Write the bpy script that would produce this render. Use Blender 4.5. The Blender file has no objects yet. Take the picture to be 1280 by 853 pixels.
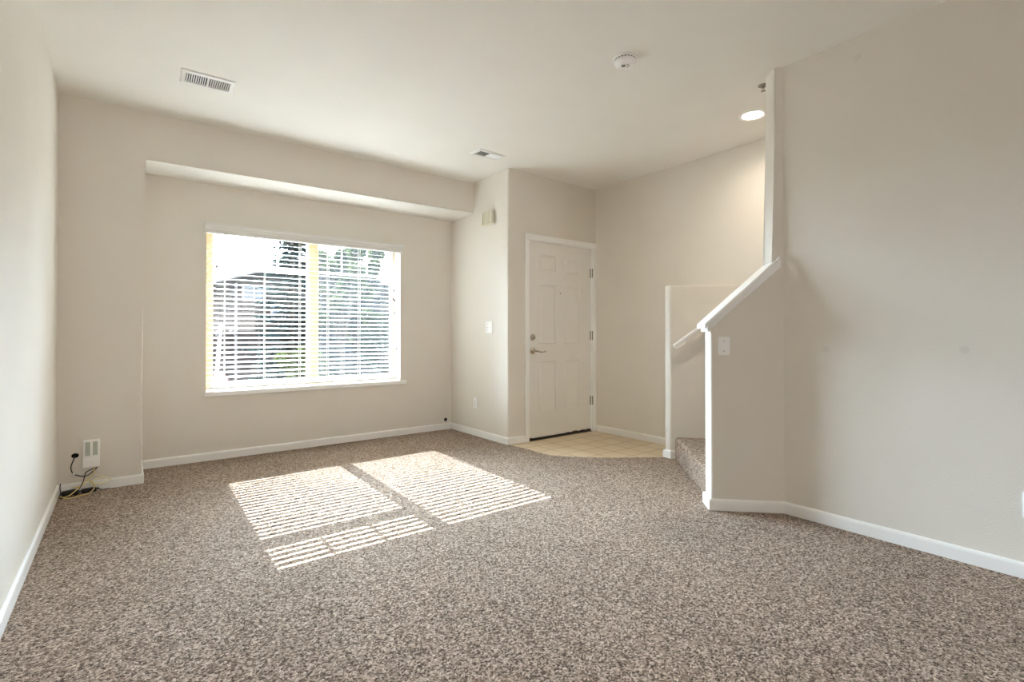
import bpy, bmesh, math, random
from mathutils import Vector, Matrix
random.seed(7)
C = bpy.context.scene.collection
SC = bpy.context.scene

# ------------------------------------------------------------------ camera, world, lights
cam = bpy.data.objects.new('camera', bpy.data.cameras.new('camera'))
C.objects.link(cam)
cam.location = (0, 0, 1.085)
cam.rotation_euler = (math.radians(90.364), 0, math.radians(-37.546))
cam.data.sensor_width = 36
cam.data.lens = 628.05 / 1280 * 36
cam.data.shift_x = 0.00057
cam.data.shift_y = -0.01001
cam.data.clip_start = 0.02
SC.camera = cam

SC.view_settings.view_transform = 'Standard'
SC.view_settings.look = 'None'
SC.view_settings.gamma = 1
SC.view_settings.use_curve_mapping = False
SC.view_settings.exposure = 1.55
SC.cycles.max_bounces = 14
SC.cycles.diffuse_bounces = 10
SC.cycles.transparent_max_bounces = 40
SC.cycles.sample_clamp_indirect = 6

world = bpy.data.worlds.new('sky')
SC.world = world
world.use_nodes = True
bg = world.node_tree.nodes['Background']
bg.inputs[0].default_value = (0.71, 0.855, 1.0, 1)
# hazy bright sky: a wide aureole round the sun that fades into an even pale dome
SUN_TO = Vector((-0.022, -1.0, -0.724)).normalized()      # the way the sunlight travels
SKY_BASE, SKY_GLOW, SKY_POW = 2.7, 56.0, 3.5
_n = world.node_tree.nodes; _l = world.node_tree.links
_tc = _n.new('ShaderNodeTexCoord')
_dt = _n.new('ShaderNodeVectorMath'); _dt.operation = 'DOT_PRODUCT'; _dt.inputs[1].default_value = -SUN_TO
_l.new(_tc.outputs['Generated'], _dt.inputs[0])
_mx = _n.new('ShaderNodeMath'); _mx.operation = 'MAXIMUM'; _mx.inputs[1].default_value = 0.0
_l.new(_dt.outputs['Value'], _mx.inputs[0])
_pw = _n.new('ShaderNodeMath'); _pw.operation = 'POWER'; _pw.inputs[1].default_value = SKY_POW
_l.new(_mx.outputs[0], _pw.inputs[0])
_ma = _n.new('ShaderNodeMath'); _ma.operation = 'MULTIPLY_ADD'; _ma.inputs[1].default_value = SKY_GLOW; _ma.inputs[2].default_value = SKY_BASE
_l.new(_pw.outputs[0], _ma.inputs[0])
_l.new(_ma.outputs[0], bg.inputs[1])
_cr = _n.new('ShaderNodeValToRGB')
_cr.color_ramp.elements[0].position = 0.0; _cr.color_ramp.elements[0].color = (1.0, 0.95, 0.91, 1)
_cr.color_ramp.elements[1].position = 0.15; _cr.color_ramp.elements[1].color = (0.71, 0.855, 1.0, 1)
_l.new(_pw.outputs[0], _cr.inputs[0]); _l.new(_cr.outputs[0], bg.inputs[0])

def add_light(name, kind, energy, color, loc, rot=(0, 0, 0), **kw):
    d = bpy.data.lights.new(name, kind)
    d.energy = energy
    d.color = color
    for k, v in kw.items():
        setattr(d, k, v)
    o = bpy.data.objects.new(name, d)
    C.objects.link(o)
    o.location = loc
    o.rotation_euler = rot
    return o

sun = add_light('sun', 'SUN', 19.0, (0.93, 0.975, 1.0), (0, 12, 9), angle=math.radians(0.12))
sun.rotation_euler = SUN_TO.to_track_quat('-Z', 'Y').to_euler()
# sampling guides for the sky in the two wall openings (they give no light of their own)
for _nm, _loc, _rx, _sx, _sy in (('window_portal', (1.444, 5.26, 1.30), -90, 1.80, 1.50), ('rear_portal', (2.1, -4.17, 1.675), 90, 1.2, 1.05)):
    _p = add_light(_nm, 'AREA', 1.0, (1, 1, 1), _loc, (math.radians(_rx), 0, 0), shape='RECTANGLE', size=_sx, size_y=_sy)
    _p.data.cycles.is_portal = True
# the bulb of the ceiling can over the stairs
add_light('recessed_bulb', 'SPOT', 16.0, (1.0, 0.87, 0.70), (3.69, 1.86, 2.700), (0, 0, 0),
          spot_size=math.radians(176), spot_blend=1.0, shadow_soft_size=0.05)

# ------------------------------------------------------------------ helpers
def lin(r, g, b):
    f = lambda c: (c / 255 / 12.92) if c / 255 <= 0.04045 else ((c / 255 + 0.055) / 1.055) ** 2.4
    return (f(r), f(g), f(b), 1)

def mat(name, color, rough=0.6, metal=0.0, spec=0.5, bump=None, var=0.0):
    """plain procedural paint/plastic/metal with optional noise bump (scale, strength, distance)"""
    m = bpy.data.materials.new(name)
    m.use_nodes = True
    nt = m.node_tree
    b = nt.nodes['Principled BSDF']
    b.inputs['Base Color'].default_value = color
    b.inputs['Roughness'].default_value = rough
    b.inputs['Metallic'].default_value = metal
    b.inputs['Specular IOR Level'].default_value = spec
    tc = nt.nodes.new('ShaderNodeTexCoord')
    if bump:
        n = nt.nodes.new('ShaderNodeTexNoise')
        n.inputs['Scale'].default_value = bump[0]
        n.inputs['Detail'].default_value = 3
        nt.links.new(tc.outputs['Object'], n.inputs['Vector'])
        bp = nt.nodes.new('ShaderNodeBump')
        bp.inputs['Strength'].default_value = bump[1]
        bp.inputs['Distance'].default_value = bump[2]
        nt.links.new(n.outputs['Fac'], bp.inputs['Height'])
        nt.links.new(bp.outputs['Normal'], b.inputs['Normal'])
    if var:
        n2 = nt.nodes.new('ShaderNodeTexNoise')
        n2.inputs['Scale'].default_value = 3.0
        n2.inputs['Detail'].default_value = 4
        nt.links.new(tc.outputs['Object'], n2.inputs['Vector'])
        mr = nt.nodes.new('ShaderNodeMapRange')
        mr.inputs[1].default_value = 0.3
        mr.inputs[2].default_value = 0.7
        mr.inputs[3].default_value = 1 - var
        mr.inputs[4].default_value = 1 + var
        nt.links.new(n2.outputs['Fac'], mr.inputs[0])
        mx = nt.nodes.new('ShaderNodeVectorMath')
        mx.operation = 'SCALE'
        mx.inputs[0].default_value = color[:3]
        nt.links.new(mr.outputs[0], mx.inputs['Scale'])
        nt.links.new(mx.outputs[0], b.inputs['Base Color'])
    return m

def wall_paint(name, color, spots=()):
    """eggshell paint over orange-peel texture, with a few round touch-up marks"""
    m = mat(name, color, 0.75, spec=0.25, bump=(130, 0.35, 0.0025), var=0.012)
    nt = m.node_tree
    if spots:
        b = nt.nodes['Principled BSDF']
        src = b.inputs['Base Color'].links[0].from_socket
        geo = nt.nodes.new('ShaderNodeNewGeometry')
        for (p, r, k) in spots:
            d = nt.nodes.new('ShaderNodeVectorMath')
            d.operation = 'DISTANCE'
            d.inputs[1].default_value = p
            nt.links.new(geo.outputs['Position'], d.inputs[0])
            mr = nt.nodes.new('ShaderNodeMapRange')
            mr.inputs[1].default_value = r * 0.5
            mr.inputs[2].default_value = r
            mr.inputs[3].default_value = k
            mr.inputs[4].default_value = 1.0
            nt.links.new(d.outputs['Value'], mr.inputs[0])
            sc = nt.nodes.new('ShaderNodeVectorMath')
            sc.operation = 'SCALE'
            nt.links.new(src, sc.inputs[0])
            nt.links.new(mr.outputs[0], sc.inputs['Scale'])
            src = sc.outputs[0]
        nt.links.new(src, b.inputs['Base Color'])
    return m

def finish(name, bm, m, parent=None, smooth=False, kind=None, label=None, cat=None, group=None, recalc=True):
    if recalc:
        bmesh.ops.recalc_face_normals(bm, faces=bm.faces)
    me = bpy.data.meshes.new(name)
    bm.to_mesh(me)
    bm.free()
    if smooth:
        for p in me.polygons:
            p.use_smooth = True
        try:
            me.set_sharp_from_angle(angle=math.radians(40))
        except Exception:
            pass
    for mm in (m if isinstance(m, (list, tuple)) else [m]):
        me.materials.append(mm)
    o = bpy.data.objects.new(name, me)
    C.objects.link(o)
    if parent:
        o.parent = parent
    props(o, label, cat, group, kind)
    return o

def props(o, label=None, cat=None, group=None, kind=None):
    if label: o['label'] = label
    if cat: o['category'] = cat
    if group: o['group'] = group
    if kind: o['kind'] = kind
    return o

def thing(name, label, cat, loc=(0, 0, 0), rz=0.0, group=None, kind=None):
    o = bpy.data.objects.new(name, None)
    C.objects.link(o)
    o.empty_display_size = 0.05
    o.location = loc
    o.rotation_euler = (0, 0, rz)
    return props(o, label, cat, group, kind)

def box(bm, x0, x1, y0, y1, z0, z1, bev=0.0, mi=0, M=None):
    vs = [bm.verts.new((x, y, z)) for x in (x0, x1) for y in (y0, y1) for z in (z0, z1)]
    idx = [(0, 1, 3, 2), (4, 6, 7, 5), (0, 4, 5, 1), (2, 3, 7, 6), (0, 2, 6, 4), (1, 5, 7, 3)]
    fs = [bm.faces.new([vs[i] for i in q]) for q in idx]
    for f in fs:
        f.material_index = mi
    if bev:
        es = {e for f in fs for e in f.edges}
        r = bmesh.ops.bevel(bm, geom=list(es), offset=bev, segments=2, profile=0.5, affect='EDGES')
        vs = list({v for f in r['faces'] for v in f.verts} | {v for v in vs if v.is_valid})
        for f in r['faces']:
            f.material_index = mi
    if M is not None:
        for v in vs:
            if v.is_valid:
                v.co = M @ v.co
    return vs

def prism(bm, poly, axis, a, b, bevel=None, rad=0.018, seg=4):
    """extrude a polygon; axis 'x','y','z' says which coordinate runs from a to b.
    bevel(v1, v2) -> True picks the edges that get a rounded drywall corner"""
    def P(p, t):
        return {'x': (t, p[0], p[1]), 'y': (p[0], t, p[1]), 'z': (p[0], p[1], t)}[axis]
    A = [bm.verts.new(P(p, a)) for p in poly]
    B = [bm.verts.new(P(p, b)) for p in poly]
    n = len(poly)
    bm.faces.new(A)
    bm.faces.new(B[::-1])
    for i in range(n):
        j = (i + 1) % n
        bm.faces.new((A[j], A[i], B[i], B[j]))
    if bevel:
        es = [e for e in bm.edges if bevel(e.verts[0].co, e.verts[1].co)]
        bmesh.ops.bevel(bm, geom=es, offset=rad, segments=seg, profile=0.5, affect='EDGES')

def lathe(bm, prof, M=None, n=32, mi=0):
    """prof: list of (radius, height) spun about z"""
    rings = []
    for r, h in prof:
        if r < 1e-6:
            rings.append([bm.verts.new((0, 0, h))])
        else:
            rings.append([bm.verts.new((r * math.cos(2 * math.pi * k / n), r * math.sin(2 * math.pi * k / n), h)) for k in range(n)])
    allv = [v for r in rings for v in r]
    for a, b in zip(rings, rings[1:]):
        for k in range(n):
            j = (k + 1) % n
            if len(a) == 1 and len(b) == 1: continue
            if len(a) == 1: f = bm.faces.new((a[0], b[j], b[k]))
            elif len(b) == 1: f = bm.faces.new((a[k], a[j], b[0]))
            else: f = bm.faces.new((a[k], a[j], b[j], b[k]))
            f.material_index = mi
    if M is not None:
        for v in allv:
            v.co = M @ v.co
    return allv

def smooth_path(pts, per=8):
    P = [Vector(p) for p in pts]
    if len(P) < 3: return P
    out = []
    for i in range(len(P) - 1):
        p0 = P[max(i - 1, 0)]; p1 = P[i]; p2 = P[i + 1]; p3 = P[min(i + 2, len(P) - 1)]
        for k in range(per):
            t = k / per
            out.append(0.5 * ((2 * p1) + (-p0 + p2) * t + (2 * p0 - 5 * p1 + 4 * p2 - p3) * t * t + (-p0 + 3 * p1 - 3 * p2 + p3) * t ** 3))
    out.append(P[-1])
    return out

def tube(bm, pts, r, n=8, mi=0, radii=None):
    pts = [Vector(p) for p in pts]
    rings = []
    up = Vector((0.13, 0.21, 0.97)).normalized()
    for i, p in enumerate(pts):
        d = (pts[min(i + 1, len(pts) - 1)] - pts[max(i - 1, 0)]).normalized()
        a = d.cross(up)
        if a.length < 0.05: a = d.cross(Vector((1, 0, 0)))
        a.normalize()
        b = d.cross(a).normalized()
        rr = radii[i] if radii else r
        rings.append([bm.verts.new(p + rr * (math.cos(2 * math.pi * k / n) * a + math.sin(2 * math.pi * k / n) * b)) for k in range(n)])
    for A, B in zip(rings, rings[1:]):
        for k in range(n):
            j = (k + 1) % n
            f = bm.faces.new((A[k], A[j], B[j], B[k]))
            f.material_index = mi
    for R in (rings[0], rings[-1]):
        f = bm.faces.new(R)
        f.material_index = mi

def sweep_plan(name, pts, i, prof, m, closed_ends=True):
    """one mitred run (segment i of the plan polyline); profile = list of (offset to the right, z)"""
    def nrm(a, b):
        d = (Vector(b) - Vector(a)).normalized()
        return Vector((d.y, -d.x))
    def off(k, o):
        p = Vector(pts[k])
        ns = []
        if k > 0: ns.append(nrm(pts[k - 1], pts[k]))
        if k < len(pts) - 1: ns.append(nrm(pts[k], pts[k + 1]))
        if len(ns) == 1: return p + ns[0] * o
        s = ns[0] + ns[1]
        return p + s * (o / (1 + ns[0].dot(ns[1])))
    bm = bmesh.new()
    R = []
    for k in (i, i + 1):
        ring = []
        for o, z in prof:
            q = off(k, o)
            ring.append(bm.verts.new((q.x, q.y, z)))
        R.append(ring)
    n = len(prof)
    for a in range(n):
        b = (a + 1) % n
        bm.faces.new((R[0][a], R[0][b], R[1][b], R[1][a]))
    bm.faces.new(R[0]); bm.faces.new(R[1][::-1])
    return finish(name, bm, m, kind='structure')

# ------------------------------------------------------------------ materials
WALL = lin(229, 224, 216)
SPOTS_R = [((3.17, 1.016, 2.599), 0.022, 0.93), ((3.17, 1.1775, 0.995), 0.022, 0.92), ((3.17, 0.582, 1.009), 0.024, 0.92)]
m_wall = wall_paint('beige_wall_paint', WALL, SPOTS_R)
m_ceil = wall_paint('ceiling_paint', lin(238, 236, 231))
m_trim = mat('white_trim_paint', lin(248, 248, 247), 0.35)
m_door = mat('door_paint', lin(238, 236, 232), 0.4, bump=(60, 0.05, 0.001))
m_plastic = mat('white_plastic', lin(250, 250, 250), 0.3)
m_ivory = mat('ivory_plastic', lin(226, 221, 204), 0.4)
m_slat = mat('white_blind_slat', lin(230, 229, 226), 0.4)
m_cord = mat('white_cord', lin(235, 232, 224), 0.8)
m_vinyl = mat('warm_tinted_vinyl', lin(206, 176, 138), 0.4)  # warm glow on frame and mullion is put into this base colour
m_metal = mat('brushed_nickel', lin(196, 190, 180), 0.22, metal=1.0)
m_hinge = mat('dull_hinge_metal', lin(150, 145, 135), 0.4, metal=0.9)
m_black = mat('black_plastic', lin(22, 22, 24), 0.45)
m_dark = mat('void_shade', lin(14, 12, 11), 0.9)  # black that stands for the shade inside openings
m_ventdark = mat('dark_duct', lin(70, 70, 72), 0.8)
m_vent = mat('white_register_metal', lin(235, 235, 234), 0.35)
m_yellow = mat('yellow_cable', lin(226, 206, 136), 0.5)
m_cream = mat('cream_cable', lin(242, 236, 212), 0.5)
m_green = mat('pale_green_terminal', lin(186, 194, 184), 0.4)
m_grey = mat('grey_detail', lin(120, 120, 122), 0.5)
m_scuff = mat('brown_scuffs', lin(92, 78, 60), 0.8)
m_red = mat('red_ink', lin(205, 60, 70), 0.5)
m_blue = mat('blue_ink', lin(80, 90, 170), 0.5)
m_white_ink = mat('white_ink', lin(240, 240, 240), 0.5)

def carpet_material():
    m = bpy.data.materials.new('flecked_carpet')
    m.use_nodes = True
    nt = m.node_tree
    b = nt.nodes['Principled BSDF']
    b.inputs['Roughness'].default_value = 0.95
    b.inputs['Specular IOR Level'].default_value = 0.1
    b.inputs['Sheen Weight'].default_value = 0.22
    b.inputs['Sheen Roughness'].default_value = 0.45
    b.inputs['Sheen Tint'].default_value = lin(240, 226, 208)
    geo = nt.nodes.new('ShaderNodeNewGeometry')
    # twist the lookup a little so that tufts are not regular cells
    nz = nt.nodes.new('ShaderNodeTexNoise'); nz.inputs['Scale'].default_value = 90; nz.inputs['Detail'].default_value = 2
    nt.links.new(geo.outputs['Position'], nz.inputs['Vector'])
    sub = nt.nodes.new('ShaderNodeVectorMath'); sub.operation = 'SUBTRACT'; sub.inputs[1].default_value = (0.5, 0.5, 0.5)
    nt.links.new(nz.outputs['Color'], sub.inputs[0])
    scl = nt.nodes.new('ShaderNodeVectorMath'); scl.operation = 'SCALE'; scl.inputs['Scale'].default_value = 0.016
    nt.links.new(sub.outputs[0], scl.inputs[0])
    add = nt.nodes.new('ShaderNodeVectorMath'); add.operation = 'ADD'
    nt.links.new(geo.outputs['Position'], add.inputs[0]); nt.links.new(scl.outputs[0], add.inputs[1])
    vo = nt.nodes.new('ShaderNodeTexVoronoi'); vo.inputs['Scale'].default_value = 165
    nt.links.new(add.outputs[0], vo.inputs['Vector'])
    sep = nt.nodes.new('ShaderNodeSeparateColor')
    nt.links.new(vo.outputs['Color'], sep.inputs[0])
    ramp = nt.nodes.new('ShaderNodeValToRGB')
    e = ramp.color_ramp.elements
    e[0].position = 0.0; e[0].color = lin(50, 38, 30)
    e[1].position = 1.0; e[1].color = lin(220, 201, 184)
    for p, c in ((0.22, (94, 75, 62)), (0.45, (141, 121, 105)), (0.72, (177, 156, 140))):
        q = e.new(p); q.color = lin(*c)
    nt.links.new(sep.outputs[0], ramp.inputs[0])
    # broad wear
    n2 = nt.nodes.new('ShaderNodeTexNoise'); n2.inputs['Scale'].default_value = 1.6; n2.inputs['Detail'].default_value = 3
    nt.links.new(geo.outputs['Position'], n2.inputs['Vector'])
    mr = nt.nodes.new('ShaderNodeMapRange')
    mr.inputs[1].default_value = 0.3; mr.inputs[2].default_value = 0.7; mr.inputs[3].default_value = 0.92; mr.inputs[4].default_value = 1.06
    nt.links.new(n2.outputs['Fac'], mr.inputs[0])
    mul = nt.nodes.new('ShaderNodeVectorMath'); mul.operation = 'SCALE'
    nt.links.new(ramp.outputs[0], mul.inputs[0]); nt.links.new(mr.outputs[0], mul.inputs['Scale'])
    nt.links.new(mul.outputs[0], b.inputs['Base Color'])
    bp = nt.nodes.new('ShaderNodeBump'); bp.inputs['Strength'].default_value = 0.9; bp.inputs['Distance'].default_value = 0.006
    bp.invert = True
    nt.links.new(vo.outputs['Distance'], bp.inputs['Height'])
    nt.links.new(bp.outputs['Normal'], b.inputs['Normal'])
    return m
m_carpet = carpet_material()

def tile_material():
    m = bpy.data.materials.new('beige_ceramic_tile')
    m.use_nodes = True
    nt = m.node_tree
    b = nt.nodes['Principled BSDF']
    geo = nt.nodes.new('ShaderNodeNewGeometry')
    mp = nt.nodes.new('ShaderNodeMapping')
    P = 0.2057
    mp.inputs['Location'].default_value = (-(3.808 % P) / P, -(3.1229 % P) / P, 0)
    mp.inputs['Scale'].default_value = (1 / P, 1 / P, 1)
    nt.links.new(geo.outputs['Position'], mp.inputs['Vector'])
    br = nt.nodes.new('ShaderNodeTexBrick')
    br.offset = 0.0; br.squash = 1.0
    br.inputs['Scale'].default_value = 1.0
    br.inputs['Brick Width'].default_value = 1.0
    br.inputs['Row Height'].default_value = 1.0
    br.inputs['Mortar Size'].default_value = 0.024
    br.inputs['Mortar Smooth'].default_value = 0.3
    br.inputs['Color1'].default_value = lin(226, 208, 178)
    br.inputs['Color2'].default_value = lin(219, 200, 169)
    br.inputs['Mortar'].default_value = lin(160, 136, 104)
    nt.links.new(mp.outputs[0], br.inputs['Vector'])
    nt.links.new(br.outputs['Color'], b.inputs['Base Color'])
    b.inputs['Roughness'].default_value = 0.35
    bp = nt.nodes.new('ShaderNodeBump'); bp.inputs['Strength'].default_value = 0.4; bp.inputs['Distance'].default_value = 0.002
    bp.invert = True
    nt.links.new(br.outputs['Fac'], bp.inputs['Height'])
    nt.links.new(bp.outputs['Normal'], b.inputs['Normal'])
    return m
m_tile = tile_material()

def glass_material():
    m = bpy.data.materials.new('window_glass')
    m.use_nodes = True
    nt = m.node_tree
    nt.nodes.remove(nt.nodes['Principled BSDF'])
    out = nt.nodes['Material Output']
    t = nt.nodes.new('ShaderNodeBsdfTransparent'); t.inputs[0].default_value = (0.95, 0.97, 0.965, 1)
    g = nt.nodes.new('ShaderNodeBsdfGlossy'); g.inputs['Roughness'].default_value = 0.01
    fr = nt.nodes.new('ShaderNodeFresnel'); fr.inputs[0].default_value = 1.45
    mx = nt.nodes.new('ShaderNodeMixShader')
    nt.links.new(fr.outputs[0], mx.inputs[0]); nt.links.new(t.outputs[0], mx.inputs[1]); nt.links.new(g.outputs[0], mx.inputs[2])
    nt.links.new(mx.outputs[0], out.inputs[0])
    return m
m_glass = glass_material()

def screen_material():
    m = bpy.data.materials.new('insect_screen_mesh')
    m.use_nodes = True
    nt = m.node_tree
    nt.nodes.remove(nt.nodes['Principled BSDF'])
    out = nt.nodes['Material Output']
    t = nt.nodes.new('ShaderNodeBsdfTransparent')
    d = nt.nodes.new('ShaderNodeBsdfDiffuse'); d.inputs[0].default_value = lin(84, 86, 88)
    tr = nt.nodes.new('ShaderNodeBsdfTranslucent'); tr.inputs[0].default_value = lin(84, 86, 88)
    a = nt.nodes.new('ShaderNodeMixShader'); a.inputs[0].default_value = 0.5
    mx = nt.nodes.new('ShaderNodeMixShader'); mx.inputs[0].default_value = 0.10
    nt.links.new(d.outputs[0], a.inputs[1]); nt.links.new(tr.outputs[0], a.inputs[2])
    nt.links.new(t.outputs[0], mx.inputs[1]); nt.links.new(a.outputs[0], mx.inputs[2])
    nt.links.new(mx.outputs[0], out.inputs[0])
    return m
m_screen = screen_material()

def leaf_material(name, c, c2, trans):
    m = bpy.data.materials.new(name)
    m.use_nodes = True
    nt = m.node_tree
    nt.nodes.remove(nt.nodes['Principled BSDF'])
    out = nt.nodes['Material Output']
    geo = nt.nodes.new('ShaderNodeNewGeometry')
    n = nt.nodes.new('ShaderNodeTexNoise'); n.inputs['Scale'].default_value = 2.2; n.inputs['Detail'].default_value = 4
    nt.links.new(geo.outputs['Position'], n.inputs['Vector'])
    r = nt.nodes.new('ShaderNodeValToRGB')
    r.color_ramp.elements[0].position = 0.35; r.color_ramp.elements[0].color = c
    r.color_ramp.elements[1].position = 0.65; r.color_ramp.elements[1].color = c2
    nt.links.new(n.outputs['Fac'], r.inputs[0])
    d = nt.nodes.new('ShaderNodeBsdfDiffuse'); t = nt.nodes.new('ShaderNodeBsdfTranslucent')
    nt.links.new(r.outputs[0], d.inputs[0]); nt.links.new(r.outputs[0], t.inputs[0])
    mx = nt.nodes.new('ShaderNodeMixShader'); mx.inputs[0].default_value = trans
    nt.links.new(d.outputs[0], mx.inputs[1]); nt.links.new(t.outputs[0], mx.inputs[2])
    nt.links.new(mx.outputs[0], out.inputs[0])
    return m

# ------------------------------------------------------------------ room dimensions (metres)
XL, YF, YR, XA, XB, YD, XE, XR = -0.3593, 4.5381, 5.0012, 0.0994, 2.9709, 3.9189, 4.2124, 3.1699
HC, HS = 2.7115, 2.3764
YB = -4.0                                   # wall behind the camera
KINK = (3.1699, 1.4120)
FE = (2.8685, 1.7134)                       # free end of the stair half wall
E45 = Vector((0.70711, -0.70711)); N45 = Vector((-0.70711, -0.70711))
TH = 0.14
WX0, WX1, WZ0, WZ1 = 0.548, 2.340, 0.548, 2.030       # window opening
OUT = YR + 0.235                            # outside face of the window wall

# ------------------------------------------------------------------ walls, ceiling, floors
bm = bmesh.new(); box(bm, XL - 0.12, XL, YB, OUT, -0.3, HC)
finish('wall_left', bm, m_wall, kind='structure')

bm = bmesh.new()
prism(bm, [(XL, -0.02), (XA, -0.02), (XA, HS), (XB, HS), (XB, HC), (XL, HC)], 'y', YF, YR,
      bevel=lambda a, b: abs(a.y - YF) < 1e-4 and abs(b.y - YF) < 1e-4 and
      ((abs(a.x - XA) < 1e-4 and abs(b.x - XA) < 1e-4) or (abs(a.z - HS) < 1e-4 and abs(b.z - HS) < 1e-4)), rad=0.016)
bm.normal_update()
for f in bm.faces:
    if abs(abs(f.normal.z) - 1) < 0.01 and abs(f.calc_center_median().z - HS) < 0.002: f.material_index = 1  # underside gets the lighter paint to lift it like bounced light
finish('wall_front', bm, [m_wall, m_ceil], kind='structure', smooth=True)

bm = bmesh.new()                            # window wall with its opening
xs = [XL, WX0, WX1, XB]; zs = [-0.3, WZ0, WZ1, HC]
gA = [[bm.verts.new((x, YR, z)) for z in zs] for x in xs]
gB = [[bm.verts.new((x, OUT, z)) for z in zs] for x in xs]
for i in range(3):
    for j in range(3):
        if i == 1 and j == 1: continue
        bm.faces.new((gA[i][j], gA[i + 1][j], gA[i + 1][j + 1], gA[i][j + 1]))
        bm.faces.new((gB[i][j], gB[i][j + 1], gB[i + 1][j + 1], gB[i + 1][j]))
for (a, b) in (((1, 1), (2, 1)), ((2, 1), (2, 2)), ((2, 2), (1, 2)), ((1, 2), (1, 1))):
    bm.faces.new((gA[a[0]][a[1]], gA[b[0]][b[1]], gB[b[0]][b[1]], gB[a[0]][a[1]]))
finish('wall_window', bm, m_wall, kind='structure')

bm = bmesh.new()                            # short wall and door wall: one rounded outside corner
DX0, DX1, DZ1 = 3.222, 4.168, 2.050
prism(bm, [(XB, -0.02), (DX0, -0.02), (DX0, DZ1), (DX1, DZ1), (DX1, -0.02), (XE, -0.02), (XE, HC), (XB, HC)], 'y', YD, OUT,
      bevel=lambda a, b: abs(a.y - YD) < 1e-4 and abs(b.y - YD) < 1e-4 and abs(a.x - XB) < 1e-4 and abs(b.x - XB) < 1e-4, rad=0.018)
finish('wall_entry', bm, m_wall, kind='structure', smooth=True)

bm = bmesh.new(); box(bm, XE, XE + 0.12, YB, OUT, -0.3, HC)
finish('wall_foyer', bm, m_wall, kind='structure')

LA, LB = (3.776, 2.634), (3.776, 2.692)     # free end of the low wall beside the stairs
LT = 1.508
bm = bmesh.new()
yk = LA[1] - (XE - LA[0])
prism(bm, [LA, LB, (XE, LB[1]), (XE, yk)], 'z', -0.02, LT,
      bevel=lambda a, b: a.z > LT - 1e-4 and b.z > LT - 1e-4 and min(a.x, b.x) < XE - 0.01 or
      (abs(a.x - LA[0]) < 1e-4 and abs(b.x - LA[0]) < 1e-4 and abs(a.z - b.z) > 1), rad=0.012, seg=3)
finish('wall_stair_low', bm, m_wall, kind='structure', smooth=True)

def at45(s, t, z):                          # s along the stair half wall from its free end, t into the wall
    p = Vector(FE) + E45 * s - N45 * t
    return Vector((p.x, p.y, z))
SL = (Vector(KINK) - Vector(FE)).length     # length of the 45 degree face
SCOL = 0.3735
Z0, SLOPE = 1.128, 0.926
bm = bmesh.new()
prof = [(0, -0.02), (SL, -0.02), (SL, HC), (SCOL, HC), (SCOL, Z0 + SLOPE * SCOL), (0, Z0)]
A = [bm.verts.new(at45(s, 0, z)) for s, z in prof]
Bv = []
for s, z in prof:                           # mitred against the right wall at the kink
    Bv.append(bm.verts.new(at45(s + (TH * math.tan(math.radians(22.5)) if s == SL else 0), TH, z)))
bm.faces.new(A); bm.faces.new(Bv[::-1])
for i in range(6):
    j = (i + 1) % 6
    bm.faces.new((A[j], A[i], Bv[i], Bv[j]))
def _vert_edge(e, s):
    p = [at45(s, t, 0).xy for t in (0, TH)]
    a, b = e.verts[0].co, e.verts[1].co
    return abs(a.z - b.z) > 0.5 and any((a.xy - q).length < 1e-3 and (b.xy - q).length < 1e-3 for q in p)
es = [e for e in bm.edges if _vert_edge(e, 0) or _vert_edge(e, SCOL)]
bmesh.ops.bevel(bm, geom=es, offset=0.016, segments=4, profile=0.5, affect='EDGES')
finish('wall_stair_half', bm, m_wall, kind='structure', smooth=True)

bm = bmesh.new()
kb = at45(SL + TH * math.tan(math.radians(22.5)), TH, 0)
prism(bm, [KINK, (kb.x, kb.y), (XR + TH, YB), (XR, YB)], 'z', -0.02, HC)
finish('wall_right', bm, m_wall, kind='structure')

bm = bmesh.new()                            # wall behind the camera, with an unseen opening added for sky fill
for (x0, x1, z0, z1) in ((XL, 1.5, 0, HC), (2.7, XE, 0, HC), (1.5, 2.7, 2.2, HC), (1.5, 2.7, -0.3, 1.15)):
    box(bm, x0, x1, YB - 0.15, YB, z0 if z0 else -0.3, z1)
finish('wall_back', bm, m_wall, kind='structure')

bm = bmesh.new(); box(bm, XL - 0.12, XE + 0.12, YB - 0.15, OUT, HC, HC + 0.15)
finish('ceiling', bm, m_ceil, kind='structure')

# carpet with a curved edge round the tiled entry
curve = smooth_path([(2.972, 3.905, 0), (3.005, 3.70, 0), (3.008, 3.42, 0), (3.060, 3.29, 0), (3.184, 3.142, 0), (3.397, 2.952, 0), (3.600, 2.809, 0), (3.755, 2.700, 0)], 5)
cv = [(p.x, p.y) for p in curve]
carpet_poly = [(XL, YB), (XL, YR), (XB, YR), (XB, YD + 0.02)] + cv + [(XE, 2.66), (XE, YB)]
bm = bmesh.new()
top = [bm.verts.new((x, y, 0)) for x, y in carpet_poly]
bot = [bm.verts.new((x, y, -0.02)) for x, y in carpet_poly]
f = bm.faces.new(top)
for i in range(len(top)):
    j = (i + 1) % len(top)
    bm.faces.new((top[i], bot[i], bot[j], top[j]))
bmesh.ops.triangulate(bm, faces=[f])
finish('floor', bm, m_carpet, kind='structure')

bm = bmesh.new(); box(bm, 2.90, XE, 2.64, YD + 0.16, -0.03, -0.006)
finish('floor_entry', bm, m_tile, kind='structure')

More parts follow.
